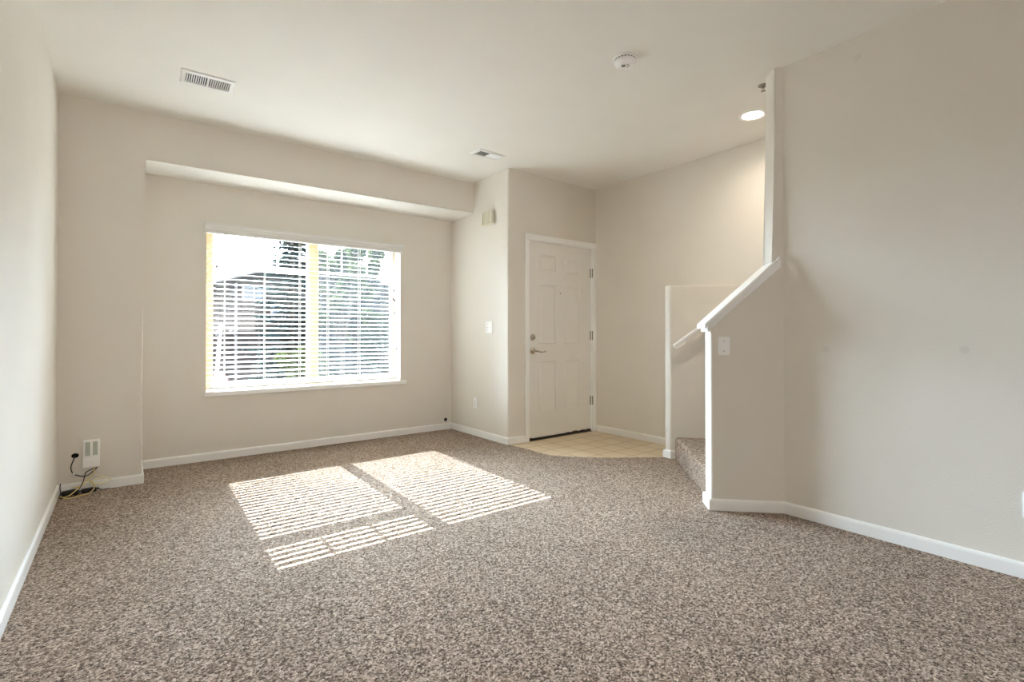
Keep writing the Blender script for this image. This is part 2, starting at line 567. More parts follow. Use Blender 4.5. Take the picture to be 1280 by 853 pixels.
# carpeted winder step at the foot of the stairs and the flight behind the right wall
def step_bm(poly, z0, z1, r=0.022):
    bm = bmesh.new()
    prism(bm, poly, 'z', z0, z1)
    return bm
pA = at45(0.035, TH + 0.004, 0)
qA = (LA[0] + 0.026, LA[1] - 0.028)
bm = step_bm([qA, (XE - 0.003, 2.192), (XE - 0.003, 1.60), (kb.x + 0.02, 1.60), (kb.x + 0.004, kb.y + 0.01), (pA.x, pA.y)], 0.0, 0.182)
def _front(e):
    a, b = e.verts[0].co, e.verts[1].co
    return a.z > 0.18 and b.z > 0.18 and {(round(a.x, 2), round(a.y, 2)), (round(b.x, 2), round(b.y, 2))} == {(round(qA[0], 2), round(qA[1], 2)), (round(pA.x, 2), round(pA.y, 2))}
bmesh.ops.bevel(bm, geom=[e for e in bm.edges if _front(e)], offset=0.028, segments=4, profile=0.5, affect='EDGES')
st = thing('staircase', None, None, (3.5, 2.2, 0), kind='structure')
st.name = 'trim_stairs'
o = finish('step', bm, m_carpet, smooth=True); o.parent = st; o.matrix_parent_inverse = Matrix.Translation((-3.5, -2.2, 0))
for k in range(7):
    y1 = 1.60 - 0.26 * k
    bm = bmesh.new(); box(bm, kb.x + 0.012, XE - 0.003, y1 - 0.28, y1, 0.0, 0.182 * (k + 2), 0.012)
    o = finish('step', bm, m_carpet); o.parent = st; o.matrix_parent_inverse = Matrix.Translation((-3.5, -2.2, 0))

# ------------------------------------------------------------------ baseboards
BP = [(0.0, 0.0), (0.013, 0.0), (0.013, 0.056), (0.010, 0.064), (0.005, 0.069), (0.0, 0.070)]
run = [(XL, YB), (XL, YF), (XA, YF), (XA, YR), (XB, YR), (XB, YD), (3.180, YD)]
for i, nm in enumerate(['baseboard_left', 'baseboard_pier', 'baseboard_recess', 'baseboard_window', 'baseboard_short', 'baseboard_door']):
    sweep_plan(nm, run, i, BP, m_trim)
BPt = [(o_, z - 0.006) for o_, z in BP]
run = [(XE, YD), (XE, LB[1]), LB, LA, (LA[0] + 0.035, LA[1] - 0.035)]
for i, nm in ((0, 'baseboard_foyer'), (2, 'baseboard_low_end'), (3, 'baseboard_low')):
    sweep_plan(nm, run, i, BPt if i == 0 else BP, m_trim)
b0 = at45(0, TH, 0)
run = [(b0.x + 0.03 * E45.x, b0.y + 0.03 * E45.y), (b0.x, b0.y), FE, KINK, (XR, YB)]
for i, nm in ((1, 'baseboard_half_end'), (2, 'baseboard_half'), (3, 'baseboard_right')):
    sweep_plan(nm, run, i, BP, m_trim)

# ------------------------------------------------------------------ stair wall cap and handrail
cap = thing('trim_cap', None, None, at45(0, TH / 2, Z0), kind='structure')
def cap_part(name, s0, s1, t0, t1, z0, z1, bev):
    """board following the slope: heights are above the sloping top of the half wall"""
    bm = bmesh.new()
    vs = []
    for s in (s0, s1):
        for t in (t0, t1):
            for z in (z0, z1):
                vs.append(bm.verts.new(at45(s, t, Z0 + SLOPE * s + z)))
    for q in [(0, 1, 3, 2), (4, 6, 7, 5), (0, 4, 5, 1), (2, 3, 7, 6), (0, 2, 6, 4), (1, 5, 7, 3)]:
        bm.faces.new([vs[i] for i in q])
    bmesh.ops.bevel(bm, geom=list(bm.edges), offset=bev, segments=2, profile=0.5, affect='EDGES')
    bm.transform(Matrix.Translation(-cap.location))
    return finish(name, bm, m_trim, cap, smooth=True)
cap_part('cap_board', -0.042, SCOL + 0.0, -0.034, TH + 0.034, 0.028, 0.058, 0.006)
cap_part('cap_board', SCOL - 0.01, SL - 0.03, -0.034, -0.0005, 0.028, 0.058, 0.004)
cap_part('cap_molding', -0.020, SL - 0.02, -0.018, -0.0005, -0.012, 0.030, 0.004)
cap_part('cap_molding', -0.020, SCOL, TH + 0.0005, TH + 0.018, -0.012, 0.030, 0.004)
cap_part('cap_molding', -0.020, -0.001, -0.018, TH + 0.018, -0.012, 0.030, 0.004)

hr = thing('handrail', 'white stair handrail sloping up the low wall behind the half wall', 'handrail', (3.742, 2.577, 0.978))
d = Vector((0.161, -0.161, 0.168)).normalized()
u_ = Vector((-0.70711, -0.70711, 0)); w_ = d.cross(u_).normalized()
if w_.z < 0: w_ = -w_
def rail_bm(l0, l1, hw, hh, ou=0, ow=0):
    bm = bmesh.new()
    vs = [bm.verts.new(d * l + u_ * (ou + a * hw) + w_ * (ow + b * hh)) for l in (l0, l1) for a in (-1, 1) for b in (-1, 1)]
    for q in [(0, 1, 3, 2), (4, 6, 7, 5), (0, 4, 5, 1), (2, 3, 7, 6), (0, 2, 6, 4), (1, 5, 7, 3)]:
        bm.faces.new([vs[i] for i in q])
    bmesh.ops.bevel(bm, geom=list(bm.edges), offset=min(hw, hh) * 0.6, segments=3, profile=0.5, affect='EDGES')
    return bm
finish('rail', rail_bm(0, 0.55, 0.019, 0.016), m_trim, hr, smooth=True)
finish('end_block', rail_bm(0.004, 0.10, 0.015, 0.010, 0.0, -0.024), m_trim, hr, smooth=True)
for l in (0.30, 0.50):
    bm = bmesh.new()
    c = d * l
    dist = abs((Vector((3.742, 2.577)) + Vector((c.x, c.y))).dot(Vector((0.70711, 0.70711))) - 6.410 / 1.41421)
    tube(bm, smooth_path([c - w_ * 0.014, c - w_ * 0.035 - u_ * 0.02, c - w_ * 0.05 - u_ * (dist - 0.003)], 5), 0.006)
    R = Matrix.Translation(c - w_ * 0.05 - u_ * (dist - 0.001)) @ (u_.to_track_quat('Z', 'Y').to_matrix().to_4x4())
    lathe(bm, [(0, 0), (0.022, 0), (0.022, 0.004), (0.0, 0.006)], R, 20)
    finish('bracket', bm, m_trim, hr, smooth=True)

# ------------------------------------------------------------------ window_1: vinyl slider, warm light tint in its colour
win = thing('window_1', None, None, (1.444, YR + 0.19, 0.588), kind='structure')
WL = win.location.copy()
def wpart(name, boxes, m, parent=win, bev=0.004):
    bm = bmesh.new()
    for b in boxes:
        box(bm, b[0] - WL.x, b[1] - WL.x, b[2] - WL.y, b[3] - WL.y, b[4] - WL.z, b[5] - WL.z, bev)
    return finish(name, bm, m, parent, kind='structure')
Y0, Y1 = 5.150, 5.232
GX0, GX1, GX2, GX3, GZ0, GZ1 = 0.618, 1.428, 1.526, 2.313, 0.640, 1.990
wpart('window_frame', [(WX0, GX0, Y0, Y1, 0.588, WZ1), (GX3, WX1, Y0, Y1, 0.588, WZ1), (GX0, GX3, Y0, Y1, GZ1, WZ1), (GX0, GX3, Y0, Y1, 0.588, GZ0)], m_vinyl)
wpart('window_mullion', [(GX1, GX2, Y0 - 0.012, Y1 - 0.01, GZ0 - 0.01, GZ1 + 0.01)], m_vinyl)
wpart('glass_pane', [(GX0 - 0.005, GX1 + 0.005, 5.186, 5.190, GZ0 - 0.005, GZ1 + 0.005)], m_glass, bev=0)
wpart('glass_pane', [(GX2 - 0.005, GX3 + 0.005, 5.186, 5.190, GZ0 - 0.005, GZ1 + 0.005)], m_glass, bev=0)
wpart('window_muntin', [(GX0, GX1, 5.170, 5.185, 1.674, 1.724), (0.876, 0.894, 5.173, 5.185, 1.724, GZ1), (1.148, 1.166, 5.173, 5.185, 1.724, GZ1)], m_trim, bev=0.002)
wpart('window_muntin', [(GX2, GX3, 5.176, 5.185, 1.692, 1.708), (1.764, 1.778, 5.177, 5.185, 1.708, GZ1), (2.034, 2.048, 5.177, 5.185, 1.708, GZ1)], m_trim, bev=0.002)
bm = bmesh.new()
vs = [bm.verts.new((x - WL.x, 5.222 - WL.y, z - WL.z)) for x, z in ((GX2, GZ0), (GX3, GZ0), (GX3, GZ1), (GX2, GZ1))]
bm.faces.new(vs)
finish('insect_screen', bm, m_screen, win, kind='structure')
wpart('window_sill', [(0.528, 2.400, YR - 0.028, YR - 0.0005, 0.549, 0.588), (WX0 + 0.001, WX1 - 0.001, YR - 0.0005, Y0, 0.549, 0.588)], m_trim, bev=0.005)

# ------------------------------------------------------------------ the slatted blind
BX0, BX1, BY = 0.562, 2.330, 5.056
bl = thing('window_blind', 'white two inch slatted blind, lowered with open slats in the window', 'blind', (1.446, BY, 0.590))
BL = bl.location.copy()
def bpart(name, bm, m=m_slat, smooth=True, parent=bl):
    bm.transform(Matrix.Translation(-BL))
    return finish(name, bm, m, parent, smooth=smooth)
bm = bmesh.new()                             # valance with a crown profile and short returns
vp = [(YR - 0.001, 1.955), (YR - 0.026, 1.955), (YR - 0.028, 1.962), (YR - 0.028, 1.985), (YR - 0.033, 1.995), (YR - 0.036, 2.010),
      (YR - 0.046, 2.022), (YR - 0.048, 2.038), (YR - 0.001, 2.038)]
prism(bm, [(y, z) for y, z in vp], 'x', 0.535, 2.362)
bpart('valance', bm, smooth=False)
bm = bmesh.new(); box(bm, BX0, BX1, BY - 0.028, BY + 0.028, 1.962, 2.020, 0.003)
bpart('headrail', bm, m_trim)
def slat_bm(z, tilt, w=0.050, th=0.0016, crown=0.0010, x0=BX0, x1=BX1):
    bm = bmesh.new()
    n = 6
    R = []
    for x in (x0, x1):
        ring = []
        for sgn in (1, -1):
            for k in range(n + 1):
                q = k / n if sgn > 0 else 1 - k / n
                a = (q - .5) * w
                h = crown * (1 - (2 * q - 1) ** 2) + sgn * th / 2
                ring.append(bm.verts.new((x, BY + a * math.cos(tilt) - h * math.sin(tilt), z + a * math.sin(tilt) + h * math.cos(tilt))))
        R.append(ring)
    m_ = len(R[0])
    for k in range(m_):
        j = (k + 1) % m_
        bm.faces.new((R[0][k], R[0][j], R[1][j], R[1][k]))
    bm.faces.new(R[0][::-1]); bm.faces.new(R[1])
    return bm
TILT = math.radians(11)
PITCH = 0.0432
ZS = 0.660
first = bpart('slat', slat_bm(ZS, TILT))
k = 1
while ZS + PITCH * k < 1.955:
    o = first.copy(); C.objects.link(o); o.parent = bl
    o.location = (0, 0, PITCH * k)
    k += 1
bm = bmesh.new(); box(bm, BX0, BX1, BY - 0.026, BY + 0.026, 0.604, 0.624, 0.005)
bpart('bottom_rail', bm)
for x in (0.695, 1.018, 1.327, 1.592, 1.908, 2.262):
    bm = bmesh.new()
    for y in (BY - 0.0275, BY + 0.0275):
        tube(bm, [(x, y, 0.614), (x, y, 1.97)], 0.0022, 6)
    bpart('ladder_cord', bm, m_cord)
    bm = bmesh.new(); lathe(bm, [(0, -0.006), (0.007, -0.005), (0.007, 0.002), (0, 0.002)], Matrix.Translation((x, BY - 0.016, 0.604)), 12)
    bpart('cord_plug', bm, m_grey)
# pull cords with dark tassels
for x, z in ((0.612, 1.712), (0.628, 1.668), (2.274, 1.545), (2.266, 1.452), (2.282, 1.438), (2.279, 1.308), (2.302, 0.925)):
    bm = bmesh.new(); tube(bm, [(x, YR + 0.012, z + 0.02), (x, YR + 0.012, 1.965)], 0.0013, 6)
    cd = bpart('pull_cord', bm, m_cord)
    bm = bmesh.new(); lathe(bm, [(0, 0.0), (0.0075, 0.002), (0.0055, 0.022), (0.003, 0.032), (0, 0.033)], Matrix.Translation((x, YR + 0.012, z - 0.012)), 12)
    bm.transform(Matrix.Translation(-BL))
    finish('tassel', bm, m_black, cd, smooth=True)

# ------------------------------------------------------------------ entry door
door = thing('door_1', None, None, (3.690, YD, 0.0), kind='structure')
DL = door.location.copy()
def dpart(name, bm, m, smooth=False, parent=door):
    bm.transform(Matrix.Translation(-DL))
    return finish(name, bm, m, parent, smooth=smooth, kind='structure')
SX0, SX1, SZ0, SZ1 = 3.238, 4.152, 0.018, 2.036
SY = YD + 0.022                              # face of the door leaf
bm = bmesh.new()
cells_x = [SX0, 3.392, 3.624, 3.748, 3.984, SX1]
cells_z = [SZ0, 0.262, 0.806, 0.984, 1.600, 1.734, 1.910, SZ1]
G = [[bm.verts.new((x, SY, z)) for z in cells_z] for x in cells_x]
panels = []
for i in range(5):
    for j in range(7):
        f = bm.faces.new((G[i][j], G[i + 1][j], G[i + 1][j + 1], G[i][j + 1]))
        if i in (1, 3) and j in (1, 3, 5): panels.append(f)
for f in panels:                             # moulded recess, raised field
    for (ins, dep) in ((0.008, 0.013), (0.010, 0.0), (0.022, -0.010)):
        r = bmesh.ops.inset_individual(bm, faces=[f], thickness=ins, depth=0)
        for v in f.verts: v.co.y += dep
back = [bm.verts.new((x, SY + 0.042, z)) for x, z in ((SX0, SZ0), (SX1, SZ0), (SX1, SZ1), (SX0, SZ1))]
bm.faces.new(back[::-1])
leaf = dpart('door_leaf', bm, m_door)
bm = bmesh.new(); box(bm, SX0, SX1, SY - 0.004, SY + 0.04, -0.004, 0.019)
dpart('door_sweep', bm, m_black)
bm = bmesh.new()                             # casing
CY0, CY1 = YD - 0.016, YD - 0.0005
for b in ((3.180, 3.232, -0.006, 2.046), (4.158, 4.2115, -0.006, 2.046)):
    box(bm, b[0], b[1], CY0, CY1, b[2], b[3], 0.004)
box(bm, 3.180, 4.2115, CY0, CY1, 2.046, 2.102, 0.004)
dpart('door_casing', bm, m_trim)
bm = bmesh.new()                             # jamb and stop
box(bm, DX0 + 0.0005, SX0 - 0.003, YD, YD + 0.12, -0.006, DZ1 - 0.001); box(bm, SX1 + 0.003, DX1 - 0.0005, YD, YD + 0.12, -0.006, DZ1 - 0.001)
box(bm, SX0 - 0.003, SX1 + 0.003, YD, YD + 0.12, SZ1 + 0.003, DZ1 - 0.001)
dpart('door_jamb', bm, m_trim)
bm = bmesh.new(); box(bm, DX0 + 0.0005, DX1 - 0.0005, YD + 0.002, YD + 0.13, -0.0055, -0.0005)
dpart('door_threshold', bm, m_scuff)
RX = Matrix.Rotation(math.radians(90), 4, 'X')
bm = bmesh.new()
lathe(bm, [(0, 0), (0.033, 0), (0.033, 0.006), (0.027, 0.012), (0.020, 0.024), (0.017, 0.026), (0, 0.026)], Matrix.Translation((3.302, SY, 1.050)) @ RX, 28)
box(bm, 3.2995, 3.3045, SY - 0.034, SY - 0.024, 1.036, 1.064, 0.001)
dpart('deadbolt', bm, m_metal, True)
bm = bmesh.new()
lathe(bm, [(0, 0), (0.034, 0), (0.034, 0.006), (0.026, 0.013), (0.013, 0.018), (0.012, 0.05), (0, 0.052)], Matrix.Translation((3.302, SY, 0.912)) @ RX, 28)
tube(bm, smooth_path([(3.302, SY - 0.047, 0.912), (3.335, SY - 0.050, 0.908), (3.370, SY - 0.048, 0.900), (3.405, SY - 0.046, 0.899), (3.428, SY - 0.046, 0.906), (3.440, SY - 0.046, 0.902)], 5), 0.0085, 10)
dpart('door_handle', bm, m_metal, True)
bm = bmesh.new(); lathe(bm, [(0, 0), (0.008, 0), (0.008, 0.003), (0.005, 0.004), (0, 0.002)], Matrix.Translation((3.690, SY, 1.520)) @ RX, 16)
dpart('peephole', bm, m_metal, True)
for z in (1.768, 1.067, 0.341):
    bm = bmesh.new()
    tube(bm, [(4.157, YD - 0.004, z - 0.05), (4.157, YD - 0.004, z + 0.05)], 0.0075, 10)
    box(bm, 4.140, 4.157, SY - 0.0022, SY - 0.0002, z - 0.05, z + 0.05)
    dpart('hinge', bm, m_hinge, True)
bm = bmesh.new()                             # chipped paint along the foot of the leaf
for x, w, h in ((3.262, 0.035, 0.014), (3.80, 0.03, 0.010), (3.905, 0.05, 0.016), (4.02, 0.04, 0.012), (4.11, 0.03, 0.013)):
    vs = []
    for q in range(9):
        a = math.pi * q / 8
        vs.append((x + w * math.cos(a) * random.uniform(.85, 1.1), 0.0185 + 0.6 * h * math.sin(a) * random.uniform(.7, 1.2)))
    fa = [bm.verts.new((p[0], SY - 0.0012, p[1])) for p in vs]; fb = [bm.verts.new((p[0], SY - 0.0002, p[1])) for p in vs]
    bm.faces.new(fa); bm.faces.new(fb[::-1])
    for q in range(9): bm.faces.new((fa[q], fb[q], fb[(q + 1) % 9], fa[(q + 1) % 9]))
dpart('door_scuff', bm, m_scuff)

# ------------------------------------------------------------------ ceiling fittings
def vent(loc, rz, wx, wy, label):
    t = thing('ceiling_vent', label, 'vent', loc, rz, 'ceiling vents')
    bm = bmesh.new()
    fx, fy = wx / 2, wy / 2
    ix, iy = fx - 0.028, fy - 0.030
    # flange ring, sloping down towards the opening
    def ring(hx, hy, z): return [bm.verts.new((x, y, z)) for x, y in ((-hx, -hy), (hx, -hy), (hx, hy), (-hx, hy))]
    rs = [ring(fx, fy, 0), ring(fx, fy, -0.004), ring(fx - 0.006, fy - 0.006, -0.008), ring(ix, iy, -0.010), ring(ix, iy, -0.001)]
    for a, b in zip(rs, rs[1:]):
        for q in range(4): bm.faces.new((a[q], a[(q + 1) % 4], b[(q + 1) % 4], b[q]))
    finish('frame', bm, m_vent, t)
    bm = bmesh.new(); box(bm, -ix, ix, -iy, iy, -0.0012, -0.0002)  # dark sheet painted for the duct's shade, ceiling is not cut
    finish('dark_backing', bm, m_dark, t)
    bm = bmesh.new(); box(bm, -0.006, 0.006, -iy, iy, -0.010, -0.002)
    finish('divider', bm, m_vent, t)
    for side in (-1, 1):
        n = 9
        for q in range(n):
            x = side * (0.010 + (ix - 0.012) * (q + 0.5) / n)
            bm = bmesh.new()
            M = Matrix.Translation((x, 0, -0.006)) @ Matrix.Rotation(side * math.radians(34 if side < 0 else 42), 4, 'Y')
            box(bm, -0.0046, 0.0046, -iy, iy, -0.0005, 0.0005, 0, 0, M)
            finish('fin', bm, m_vent, t)
    return t
vent((0.416, 3.743, HC), math.radians(-1.5), 0.298, 0.192, 'white ceiling vent near the left wall, showing two banks of dark slots')
vent((2.598, 3.727, HC), math.radians(1.0), 0.288, 0.155, 'white ceiling vent near the entry corner, one half dark and one half white')

sd = thing('smoke_detector', 'round white smoke detector on the open ceiling', 'smoke detector', (2.332, 1.934, HC), math.radians(-30))
bm = bmesh.new(); lathe(bm, [(0, 0), (0.070, 0), (0.070, -0.007), (0.064, -0.010), (0.0, -0.010)], None, 40)
finish('mounting_plate', bm, m_plastic, sd, smooth=True)
bm = bmesh.new(); lathe(bm, [(0.058, -0.010), (0.058, -0.016), (0.062, -0.017), (0.062, -0.032), (0.056, -0.042), (0.046, -0.046), (0, -0.047)], None, 40)
finish('body', bm, m_plastic, sd, smooth=True)
bm = bmesh.new()
for q in range(20):
    a = 2 * math.pi * q / 20
    M = Matrix.Rotation(a, 4, 'Z') @ Matrix.Translation((0.0605, 0, -0.0135))
    box(bm, -0.002, 0.001, -0.005, 0.005, -0.0022, 0.0022, 0, 0, M)
finish('smoke_slots', bm, m_grey, sd)
bm = bmesh.new(); box(bm, -0.034, 0.034, -0.036, -0.028, -0.0490, -0.046, 0.0012, 0, None)
box(bm, -0.036, -0.030, -0.03, 0.03, -0.0490, -0.046, 0.0012)
finish('cover_ridge', bm, m_plastic, sd, smooth=True)
bm = bmesh.new(); lathe(bm, [(0, -0.0465), (0.012, -0.0465), (0.012, -0.050), (0, -0.0505)], Matrix.Translation((-0.012, -0.006, 0)), 20)
finish('test_button', bm, m_grey, sd, smooth=True)
bm = bmesh.new()
for (px, py) in ((0.012, -0.018), (0.022, -0.010), (0.016, 0.004), (0.004, -0.026)):
    lathe(bm, [(0, -0.0465), (0.0035, -0.0465), (0.0035, -0.0485), (0, -0.049)], Matrix.Translation((px, py, 0)), 10)
finish('sounder_hole', bm, m_grey, sd, smooth=True)

def emission(name, col, s):
    m = bpy.data.materials.new(name); m.use_nodes = True
    b = m.node_tree.nodes['Principled BSDF']
    b.inputs['Base Color'].default_value = col
    b.inputs['Emission Color'].default_value = col
    b.inputs['Emission Strength'].default_value = s
    return m
cl = thing('recessed_light', 'lit recessed ceiling light over the stairs', 'ceiling light', (3.690, 1.860, HC))
bm = bmesh.new(); lathe(bm, [(0.098, 0), (0.098, -0.004), (0.090, -0.008), (0.078, -0.006), (0.070, -0.001)], None, 48)
finish('trim_ring', bm, m_plastic, cl, smooth=True)
bm = bmesh.new(); lathe(bm, [(0, -0.003), (0.06, -0.003), (0.0705, -0.0012)], None, 40)
finish('lamp_lens', bm, emission('warm_lamp', (1.0, 0.88, 0.70, 1), 9.0), cl, smooth=True)

fs = thing('fire_sprinkler', 'small dull metal fire sprinkler on the ceiling beside the stair column', 'sprinkler', (3.302, 1.594, HC))
bm = bmesh.new(); lathe(bm, [(0, 0), (0.032, 0), (0.030, -0.004), (0.014, -0.007), (0, -0.007)], None, 24)
finish('escutcheon', bm, m_hinge, fs, smooth=True)
bm = bmesh.new()
lathe(bm, [(0, -0.006), (0.009, -0.006), (0.009, -0.016), (0, -0.016)], None, 12)
for s in (-1, 1): tube(bm, smooth_path([(s * 0.008, 0, -0.014), (s * 0.012, 0, -0.024), (s * 0.003, 0, -0.036)], 4), 0.0018, 6)
lathe(bm, [(0, -0.036), (0.014, -0.036), (0.014, -0.038), (0, -0.039)], None, 16)
finish('head', bm, m_hinge, fs, smooth=True)

# ------------------------------------------------------------------ wall fittings
# frame for things on a wall: local x to the right along the wall, y out of the wall, z up
def on_wall(name, label, cat, loc, rz, group=None):
    return thing(name, label, cat, loc, rz, group)
RZ_SHORT = math.radians(90)                  # short wall and right wall face -x
RZ_HALF = math.radians(135)                  # 45 degree stair wall
RZ_FRONT = math.radians(180)                 # walls facing the camera end (-y)

def plate(t, w, h, m=m_plastic):
    bm = bmesh.new(); box(bm, -w / 2, w / 2, 0.0003, 0.006, -h / 2, h / 2, 0.0022)
    finish('cover_plate', bm, m, t, smooth=True)
def screw(t, x, z):
    bm = bmesh.new(); lathe(bm, [(0, 0), (0.0032, 0), (0.0026, 0.0015), (0, 0.0017)], Matrix.Translation((x, 0.006, z)) @ Matrix.Rotation(math.radians(-90), 4, 'X'), 10)
    finish('screw', bm, m_grey, t, smooth=True)
def toggle(t, x, up=True):
    bm = bmesh.new(); box(bm, x - 0.007, x + 0.007, 0.0055, 0.0075, -0.013, 0.013, 0.0008)
    box(bm, x - 0.005, x + 0.005, 0.006, 0.018, (0.0 if up else -0.011), (0.011 if up else 0.0), 0.0015, 0, None)
    finish('toggle', bm, m_plastic, t, smooth=True)
def outlet(label, loc, rz, group):
    t = on_wall('wall_outlet', label, 'outlet', loc, rz, group)
    plate(t, 0.070, 0.115)
    for z in (0.0205, -0.0205):
        bm = bmesh.new(); box(bm, -0.0165, 0.0165, 0.0055, 0.0078, z - 0.0135, z + 0.0135, 0.002)
        s = finish('socket', bm, m_plastic, t, smooth=True)
        bm = bmesh.new()
        for x in (-0.006, 0.006): box(bm, x - 0.0012, x + 0.0012, 0.0076, 0.0082, z - 0.001, z + 0.007)
        lathe(bm, [(0, 0), (0.0024, 0), (0.0024, 0.0006), (0, 0.0006)], Matrix.Translation((0, 0.0076, z - 0.007)) @ Matrix.Rotation(math.radians(-90), 4, 'X'), 10)
        finish('slots', bm, m_black, s)
    screw(t, 0, 0)
    return t
outlet('white wall outlet low on the short wall between window and door', (XB, 4.493, 0.349), RZ_SHORT, 'wall outlets')
outlet('white wall outlet cut by the photo edge, low on the long right-hand wall', (XR, 0.355, 0.325), RZ_SHORT, 'wall outlets')

sw = on_wall('light_switch', 'white double light switch on the short wall beside the entry door corner', 'light switch', (XB, 4.241, 1.153), RZ_SHORT)
plate(sw, 0.112, 0.122)
for x in (-0.023, 0.023):
    toggle(sw, x, False); screw(sw, x, 0.030); screw(sw, x, -0.030)

hp = Vector(FE) + E45 * 0.079
sw = on_wall('light_switch', 'white single light switch on the angled half wall below the sloping cap', 'light switch', (hp.x, hp.y, 1.0105), RZ_HALF)
plate(sw, 0.069, 0.112)
toggle(sw, 0, True); screw(sw, 0, 0.030); screw(sw, 0, -0.030)

ch = on_wall('door_chime', 'ivory ribbed door chime box high on the short wall', 'door chime', (XB, 4.227, 2.268), RZ_SHORT)
bm = bmesh.new(); box(bm, -0.088, 0.088, 0.0005, 0.046, -0.066, 0.066, 0.006)
finish('housing', bm, m_ivory, ch, smooth=True)
for q in range(4):
    bm = bmesh.new(); x = 0.068 - q * 0.036
    box(bm, x - 0.011, x + 0.011, 0.045, 0.057, -0.064, 0.064, 0.004)
    finish('front_rib', bm, m_ivory, ch, smooth=True)

# wall box for the phone line and its cables, on the pier by the left wall
nb = on_wall('junction_box', 'white phone junction box with two grey-green terminal columns, low on the pier', 'junction box', (-0.181, YF, 0.262), RZ_FRONT)
bm = bmesh.new(); box(bm, -0.045, 0.045, 0.0005, 0.030, -0.096, 0.094, 0.005)
finish('housing', bm, m_plastic, nb, smooth=True)
for sx in (-1, 1):
    bm = bmesh.new(); box(bm, sx * 0.020 - 0.013, sx * 0.020 + 0.013, 0.0295, 0.0325, -0.012, 0.080, 0.0012)
    tc = finish('terminal_column', bm, m_green, nb)
    for q in range(4):
        bm = bmesh.new(); z = 0.068 - q * 0.022
        box(bm, sx * 0.020 - 0.010, sx * 0.020 + 0.010, 0.032, 0.0345, z - 0.0075, z + 0.0075, 0.001)
        finish('terminal', bm, m_green, tc)
bm = bmesh.new(); box(bm, -0.044, 0.044, 0.0295, 0.034, -0.095, -0.022, 0.003)
finish('lower_cover', bm, m_plastic, nb, smooth=True)
bm = bmesh.new(); box(bm, -0.041, -0.037, 0.0295, 0.033, -0.012, 0.084, 0.001)
finish('side_rail', bm, m_plastic, nb)
bm = bmesh.new(); box(bm, 0.037, 0.041, 0.0295, 0.033, -0.012, 0.084, 0.001)
finish('side_rail', bm, m_plastic, nb)

bm = bmesh.new()
bm2 = lathe(bm, [(0, 0.0004), (0.020, 0.0004), (0.019, 0.0022), (0.0, 0.0016)], Matrix.Scale(0.8, 4, (0, 0, 1)) @ Matrix.Rotation(math.radians(-90), 4, 'X'), 24)  # dark disc drawn for the shade inside the hole
o = finish('cable_hole', bm, m_dark, smooth=True, label='black ragged cable hole in the pier beside the junction box', cat='cable hole')
o.location = (-0.268, YF, 0.2536); o.rotation_euler = (0, 0, RZ_FRONT)

bm = bmesh.new()
tube(bm, smooth_path([(-0.268, YF - 0.003, 0.250), (-0.276, 4.512, 0.225), (-0.287, 4.508, 0.190), (-0.284, 4.506, 0.158), (-0.272, 4.505, 0.136), (-0.245, 4.504, 0.120),
                      (-0.216, 4.504, 0.112), (-0.188, 4.506, 0.122), (-0.172, 4.510, 0.138), (-0.158, 4.515, 0.150), (-0.152, 4.520, 0.160), (-0.150, 4.522, 0.1665)], 6), 0.0032, 8)
wc = finish('wall_cable', bm, m_black, smooth=True, label='thin black cable looping from the cable hole up to the junction box', cat='cable')
bm = bmesh.new(); tube(bm, [(-0.279, 4.5055, 0.141), (-0.268, 4.5045, 0.131)], 0.0055, 10)
finish('cable_tie', bm, m_plastic, wc, smooth=True)['label'] = 'white cable tie'

# two black power supplies lying in the corner
def brick(label, loc, rz, L, W, Hh):
    t = thing('power_adapter', label, 'power adapter', loc, rz, 'power adapters on the carpet')
    bm = bmesh.new(); box(bm, -L / 2, L / 2, -W / 2, W / 2, 0.001, Hh, 0.010)
    finish('housing', bm, m_black, t, smooth=True)
    bm = bmesh.new(); tube(bm, [(L / 2 - 0.004, 0, Hh * 0.5), (L / 2 + 0.018, 0, Hh * 0.45)], 0.005, 8, radii=[0.006, 0.0035])
    finish('strain_relief', bm, m_black, t, smooth=True)
    return t
brick('black power adapter in the corner against the left wall', (-0.292, 4.488, 0), math.radians(16), 0.085, 0.046, 0.034)
brick('black power adapter under the junction box', (-0.192, 4.494, 0), math.radians(12), 0.078, 0.044, 0.030)
bm = bmesh.new()
tube(bm, smooth_path([(-0.338, 4.492, 0.085), (-0.340, 4.486, 0.060), (-0.336, 4.470, 0.030), (-0.338, 4.440, 0.012), (-0.330, 4.418, 0.006), (-0.300, 4.430, 0.005), (-0.262, 4.440, 0.006), (-0.240, 4.452, 0.045),
                      (-0.222, 4.470, 0.085), (-0.214, 4.498, 0.120), (-0.207, 4.506, 0.138), (-0.180, 4.512, 0.152), (-0.162, 4.518, 0.160), (-0.160, 4.520, 0.1665)], 6), 0.0028, 8)
finish('electric_cable', bm, m_black, smooth=True, label='thin black cord from the left corner over the yellow cable to the junction box', cat='cable')
bm = bmesh.new()
tube(bm, smooth_path([(-0.150, 4.494, 0.028), (-0.135, 4.500, 0.012), (-0.118, 4.506, 0.004), (-0.100, 4.510, 0.004), (-0.080, 4.513, 0.004)], 6), 0.0025, 8)
finish('electric_cable', bm, m_black, smooth=True, label='short black cord end lying along the pier baseboard', cat='cable')

